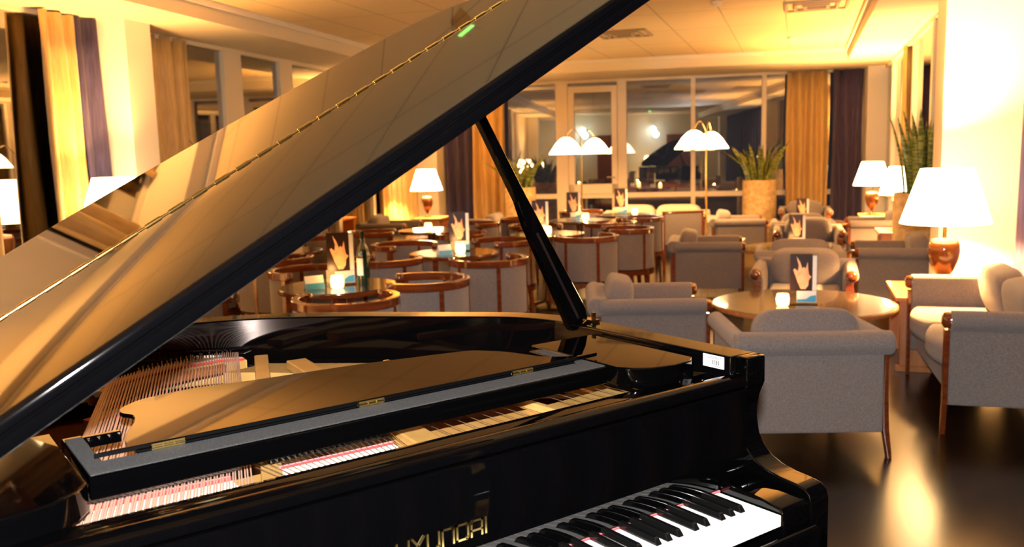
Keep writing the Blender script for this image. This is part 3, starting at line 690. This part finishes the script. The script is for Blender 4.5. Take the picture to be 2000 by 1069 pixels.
# wall globes behind the camera, mirrored in the far glazing
for i, t_ in enumerate((1.6, 4.3)):
    q = on(BW, t_, .16); b = B(); lathe(b, [(.01, 2.16), (.09, 2.2), (.12, 2.28), (.09, 2.36), (.01, 2.4)], 20, q[0], q[1])
    tag(obj('wall_globe', b, 'coolglobe', smooth=True), 'cool white wall globe on the back wall beside the %s door' % ('first', 'second')[i], 'wall light', 'cool white wall globes')
    point((*on(BW, t_, .40), 2.1), 30, (.75, .88, 1), .1)
for q in ((-4.0, 2.2), (-3.9, -1.4)):  # unseen table lamps added to even out the light on the ceiling
    tt = place(tl, (*q, 0.55), 0, 'x', 'table lamps with tapered shades')
    tt['label'] = {-4.0: 'unseen table lamp added beside the left windows to light the ceiling', -3.9: 'unseen table lamp added near the back wall doors to light the ceiling'}[q[0]]
    side_table(q[0], q[1], ra, {-4.0: 'wooden stand of the added lamp beside the left windows', -3.9: 'wooden stand of the added lamp near the back wall doors'}[q[0]], .5, .45, .55)
    point((*q, 1.13), 110)

# ------------------------------------------------------------------ planters
def planter(x, y, label, h=.97, r=.23, nleaf=26, lh=.75, spread=1, seed=1):
    rnd = random.Random(seed)
    t = thing('potted_snake_plant', label, 'plant', (x, y, 0), 0, 'snake plants in tall ochre planters')
    b = B(); lathe(b, [(r * .96, 0), (r, .02), (r, h - .01), (r * .98, h), (r * .88, h), (r * .87, h - .06), (.0001, h - .06)], 36, cap=False)
    obj('pot', b, 'stone', t, smooth=50)
    b = B(); lathe(b, [(r * .87, h - .059), (.001, h - .05)], 24, cap=False); obj('soil', b, 'soil', t)
    b = B()
    for k in range(nleaf):
        a = rnd.random() * 2 * PI; rr = r * .75 * rnd.random() ** .5; L_ = lh * (.6 + .5 * rnd.random()); w = .028 + .016 * rnd.random()
        ln = spread * (.18 + .38 * rr / r) * (1 if rnd.random() < .85 else 2.2); tw = rnd.random() * PI
        base = V(rr * math.cos(a), rr * math.sin(a), h - .06); out = V(math.cos(a), math.sin(a), 0); side = V(math.cos(tw), math.sin(tw), 0)
        rows = []
        for i in range(9):
            f = i / 8; c = base + out * (ln * L_ * f ** 1.8) + V(0, 0, L_ * f * (1 - .12 * ln * f)); ww = w * (.7 + .9 * f - 1.6 * f ** 3) if f < 1 else .001
            rows.append([b.verts.new(c - side * ww), b.verts.new(c + side.cross(V(0, 0, 1)) * ww * .35), b.verts.new(c + side * ww)])
        for p_, q_ in zip(rows, rows[1:]):
            for j in (0, 1): b.faces.new([p_[j], p_[j + 1], q_[j + 1], q_[j]])
    obj('leaves', b, 'leaf', t, smooth=60, solid=.004)
    return t
planter(6.58, 3.24, 'snake plant in the hammered stone planter by the right wall', 1.0, .25, 24, .78, spread=.45, seed=3)
planter(9.70, 7.55, 'snake plant in the ochre planter on the far wall, left of the gold curtain', .98, .25, 34, .62, seed=5)
planter(6.98, 10.00, 'snake plant in the ochre planter seen right of the lid prop', .95, .24, 34, .55, seed=8)
planter(1.70, 7.60, 'snake plant behind the lid, its leaf tips over the left gold curtain', .95, .20, 20, .78, seed=11)

# ------------------------------------------------------------------ table things
def menu_proto():
    t = thing('menu_stand', '', 'menu stand')
    b = B(); box(b, -.085, .085, -.004, .004, .0, .32); box(b, -.085, .085, -.04, .04, 0, .004); obj('acrylic_holder', b, 'acrylic', t)
    b = B(); box(b, -.076, .055, -.0075, -.0045, .085, .312); obj('photo_card', b, 'blackcard', t)
    b = B(); box(b, .056, .080, -.0075, -.0045, .085, .300); obj('side_card', b, 'white', t)
    b = B(); box(b, -.035, .080, -.0078, -.0045, .012, .083); obj('lower_card', b, 'white', t)
    b = B(); prism(b, [(-.033, .014), (.078, .014), (.078, .058), (.045, .052), (.02, .034), (-.033, .030)], -.0086, -.0079, 'y'); obj('blue_print', b, 'blue', t)
    b = B()
    fl = [(-.012, .095), (.016, .095), (.032, .120), (.034, .150), (.050, .172), (.036, .182), (.030, .215), (.026, .262), (.014, .220), (.006, .232), (-.004, .222), (-.018, .262), (-.040, .298), (-.026, .240), (-.030, .205), (-.048, .222), (-.058, .215), (-.042, .170), (-.030, .135)]
    prism(b, fl, -.0086, -.0077, 'y'); obj('petal_print', b, 'peach', t)
    return t
mn = menu_proto()
def candle_proto():
    t = thing('candle_glass', '', 'candle')
    b = B(); lathe(b, [(.026, 0), (.036, .010), (.040, .045), (.034, .075), (.031, .075), (.036, .045), (.032, .014), (.001, .012)], 20, cap=False); obj('cup', b, 'candle', t, smooth=60)
    b = B(); lathe(b, [(.020, .014), (.020, .032)], 12); obj('tea_light', b, 'white', t)
    return t
cd = candle_proto()
def facing(x, y): v = V(-1.29 - x, -1.11 - y); return math.atan2(v.x, -v.y)
MN = [(3.28, 2.16, .48, 'menu stand on the large coffee table'), (.92, 3.66, .70, 'menu stand beside the wine bottle'), (2.42, 4.70, .70, 'menu stand on the second bar table left of the prop'),
      (3.82, 5.46, .70, 'menu stand just right of the lid prop'), (5.16, 6.56, .70, 'menu stand on the fourth bar table'), (6.10, 6.78, .70, 'menu stand on the fifth bar table below the mullion'),
      (6.05, 4.22, .48, 'menu stand on the second coffee table'), (8.56, 5.96, .48, 'menu stand on the third coffee table')]
for x, y, z, l in MN: place(mn, (x, y, z), facing(x, y) + .12, l, 'menu stands with a fiery picture')
CD = [(3.14, 2.20, .48, 'glowing candle glass left of the menu on the large coffee table'), (.84, 3.54, .70, 'glowing candle glass before the bottle table menu'), (2.34, 4.56, .70, 'glowing candle glass on the second bar table'),
      (3.78, 5.30, .70, 'glowing candle glass just right of the lid prop'), (5.20, 6.40, .70, 'glowing candle glass on the fourth bar table'), (6.16, 6.60, .70, 'glowing candle glass on the fifth bar table'),
      (5.92, 4.14, .48, 'glowing candle glass on the second coffee table'), (1.36, 5.88, .70, 'glowing candle glass on the sixth bar table'), (3.33, 6.70, .70, 'glowing candle glass on the seventh bar table')]
for x, y, z, l in CD:
    place(cd, (x, y, z), 0, l, 'amber candle glasses'); point((x, y, z + .085), 1.2, (1, .5, .15), .02, 'candle_light')
b = B(); lathe(b, [(.034, 0), (.037, .01), (.037, .19), (.030, .225), (.014, .25), (.013, .30), (.015, .302), (.015, .315)], 20); t = obj('wine_bottle', b, 'bottle', smooth=50)
t.location = (1.02, 3.56, .70); tag(t, 'dark wine bottle standing on the nearest bar table', 'bottle')
b = B(); ring(b, arcpts(.0378, 0, 4.2, 16), arcpts(.0373, 0, 4.2, 16), .06, .16); obj('bottle_label', b, 'white', t)
for x, y, rz, l in ((.74, 3.64, .3, 'white and blue card beside the candle on the bottle table'), (2.22, 4.60, .5, 'white folded card beside the candle on the second bar table')):
    t = thing('table_card', l, 'card', (x, y, .70), facing(x, y) + rz, 'folded table cards')
    b = B(); prism(b, [(-.03, 0), (0, .075), (.03, 0), (.028, 0), (0, .072), (-.028, 0)], -.055, .055, 'x'); obj('card', b, 'white', t)
    b = B(); prism(b, [(-.0305, .001), (-.0185, .033), (-.0178, .033), (-.0298, .001)], -.054, .054, 'x'); obj('blue_print', b, 'blue', t)

# ------------------------------------------------------------------ ceiling fittings
def vent(x, y, l):
    t = thing('ceiling_vent', l, 'vent', (x, y, HC), R(36), 'square ceiling air vents')
    b = B()
    for k in range(3):
        s = .30 - .09 * k; ring(b, [(-s, -s), (s, -s), (s, s), (-s, s)], [(-s + .03, -s + .03), (s - .03, -s + .03), (s - .03, s - .03), (-s + .03, s - .03)], -.02 - .006 * k, -.001, closed=True)
    obj('grille', b, 'grille', t)
vent(6.35, 4.25, 'square air vent in the ceiling above the right armchairs')
vent(6.0, 6.6, 'square air vent in the ceiling just right of the raised lid')
for x, y, l in ((5.3, 4.6, 'smoke detector in the middle of the ceiling'), (3.2, 5.3, 'smoke detector above the tub chairs'), (8.2, 5.9, 'smoke detector near the far right soffit')):
    b = B(); lathe(b, [(.055, HC - .001), (.055, HC - .025), (.035, HC - .045)], 20, x, y); tag(obj('smoke_detector', b, 'column', smooth=40), l, 'smoke detector', 'ceiling smoke detectors')
t = thing('exit_sign', 'green lit exit sign hanging from the ceiling, mirrored in the lid', 'sign', (.6, 2.28, 2.62), R(-20)); t.scale = (.6, .6, .6)
b = B(); box(b, -.07, .07, -.008, .008, -.04, .04); obj('sign_box', b, 'white', t)
b = B(); box(b, -.066, .066, -.010, -.0085, -.036, .036); box(b, -.066, .066, .0085, .010, -.036, .036); obj('green_panel', b, 'exitgreen', t)
b = B()
for y in (-.0125, .0105):
    prism(b, [(-.045, -.006), (-.01, -.006), (-.01, -.022), (.02, 0), (-.01, .022), (-.01, .006), (-.045, .006)], y, y + .002, 'y'); box(b, .03, .052, y, y + .002, -.025, .025)
obj('arrow_symbol', b, 'white', t)
b = B(); tube(b, [(-.05, 0, .04), (-.05, 0, .20)], .003); tube(b, [(.05, 0, .04), (.05, 0, .20)], .003); obj('hanger', b, 'nickel', t)

# ------------------------------------------------------------------ camera and its flash
cam = bpy.data.cameras.new('camera'); co = bpy.data.objects.new('camera', cam); C.objects.link(co); sc.camera = co
cp = V(-1.2921, -1.1088, .6631 + K); yaw, pit_, roll_ = .628, .1315, -.0267
f = V(math.sin(yaw) * math.cos(pit_), math.cos(yaw) * math.cos(pit_), -math.sin(pit_)); r = V(math.cos(yaw), -math.sin(yaw), 0); u = r.cross(f)
r2 = r * math.cos(roll_) + u * math.sin(roll_); u2 = -r * math.sin(roll_) + u * math.cos(roll_)
co.matrix_world = Matrix(((r2.x, u2.x, -f.x, cp.x), (r2.y, u2.y, -f.y, cp.y), (r2.z, u2.z, -f.z, cp.z), (0, 0, 0, 1)))
cam.sensor_width = 22.3; cam.lens = 1718.6 / 2000 * 22.3; cam.clip_start = .02
cam.dof.use_dof = True; cam.dof.focus_distance = 1.85; cam.dof.aperture_fstop = 3.5
fl = bpy.data.lights.new('camera_flash', 'SPOT'); fl.energy = 600; fl.color = (1, .97, .96); fl.spot_size = R(100); fl.spot_blend = .4; fl.shadow_soft_size = .02
fo = bpy.data.objects.new('camera_flash', fl); C.objects.link(fo); fo.matrix_world = co.matrix_world.copy(); fo.location = cp + u2 * .11 - f * .02

w = bpy.data.worlds.new('night'); sc.world = w; w.use_nodes = True
w.node_tree.nodes['Background'].inputs[0].default_value = (.045, .036, .040, 1); w.node_tree.nodes['Background'].inputs[1].default_value = 1.1
sc.view_settings.view_transform = 'Standard'; sc.view_settings.look = 'None'; sc.view_settings.exposure = 0; sc.view_settings.gamma = 1; sc.view_settings.use_curve_mapping = False
sc.cycles.use_denoising = True
sc.cycles.max_bounces = 8; sc.cycles.diffuse_bounces = 4; sc.cycles.glossy_bounces = 4; sc.cycles.transparent_max_bounces = 10
sc.cycles.caustics_reflective = False; sc.cycles.caustics_refractive = False; sc.cycles.sample_clamp_indirect = 6
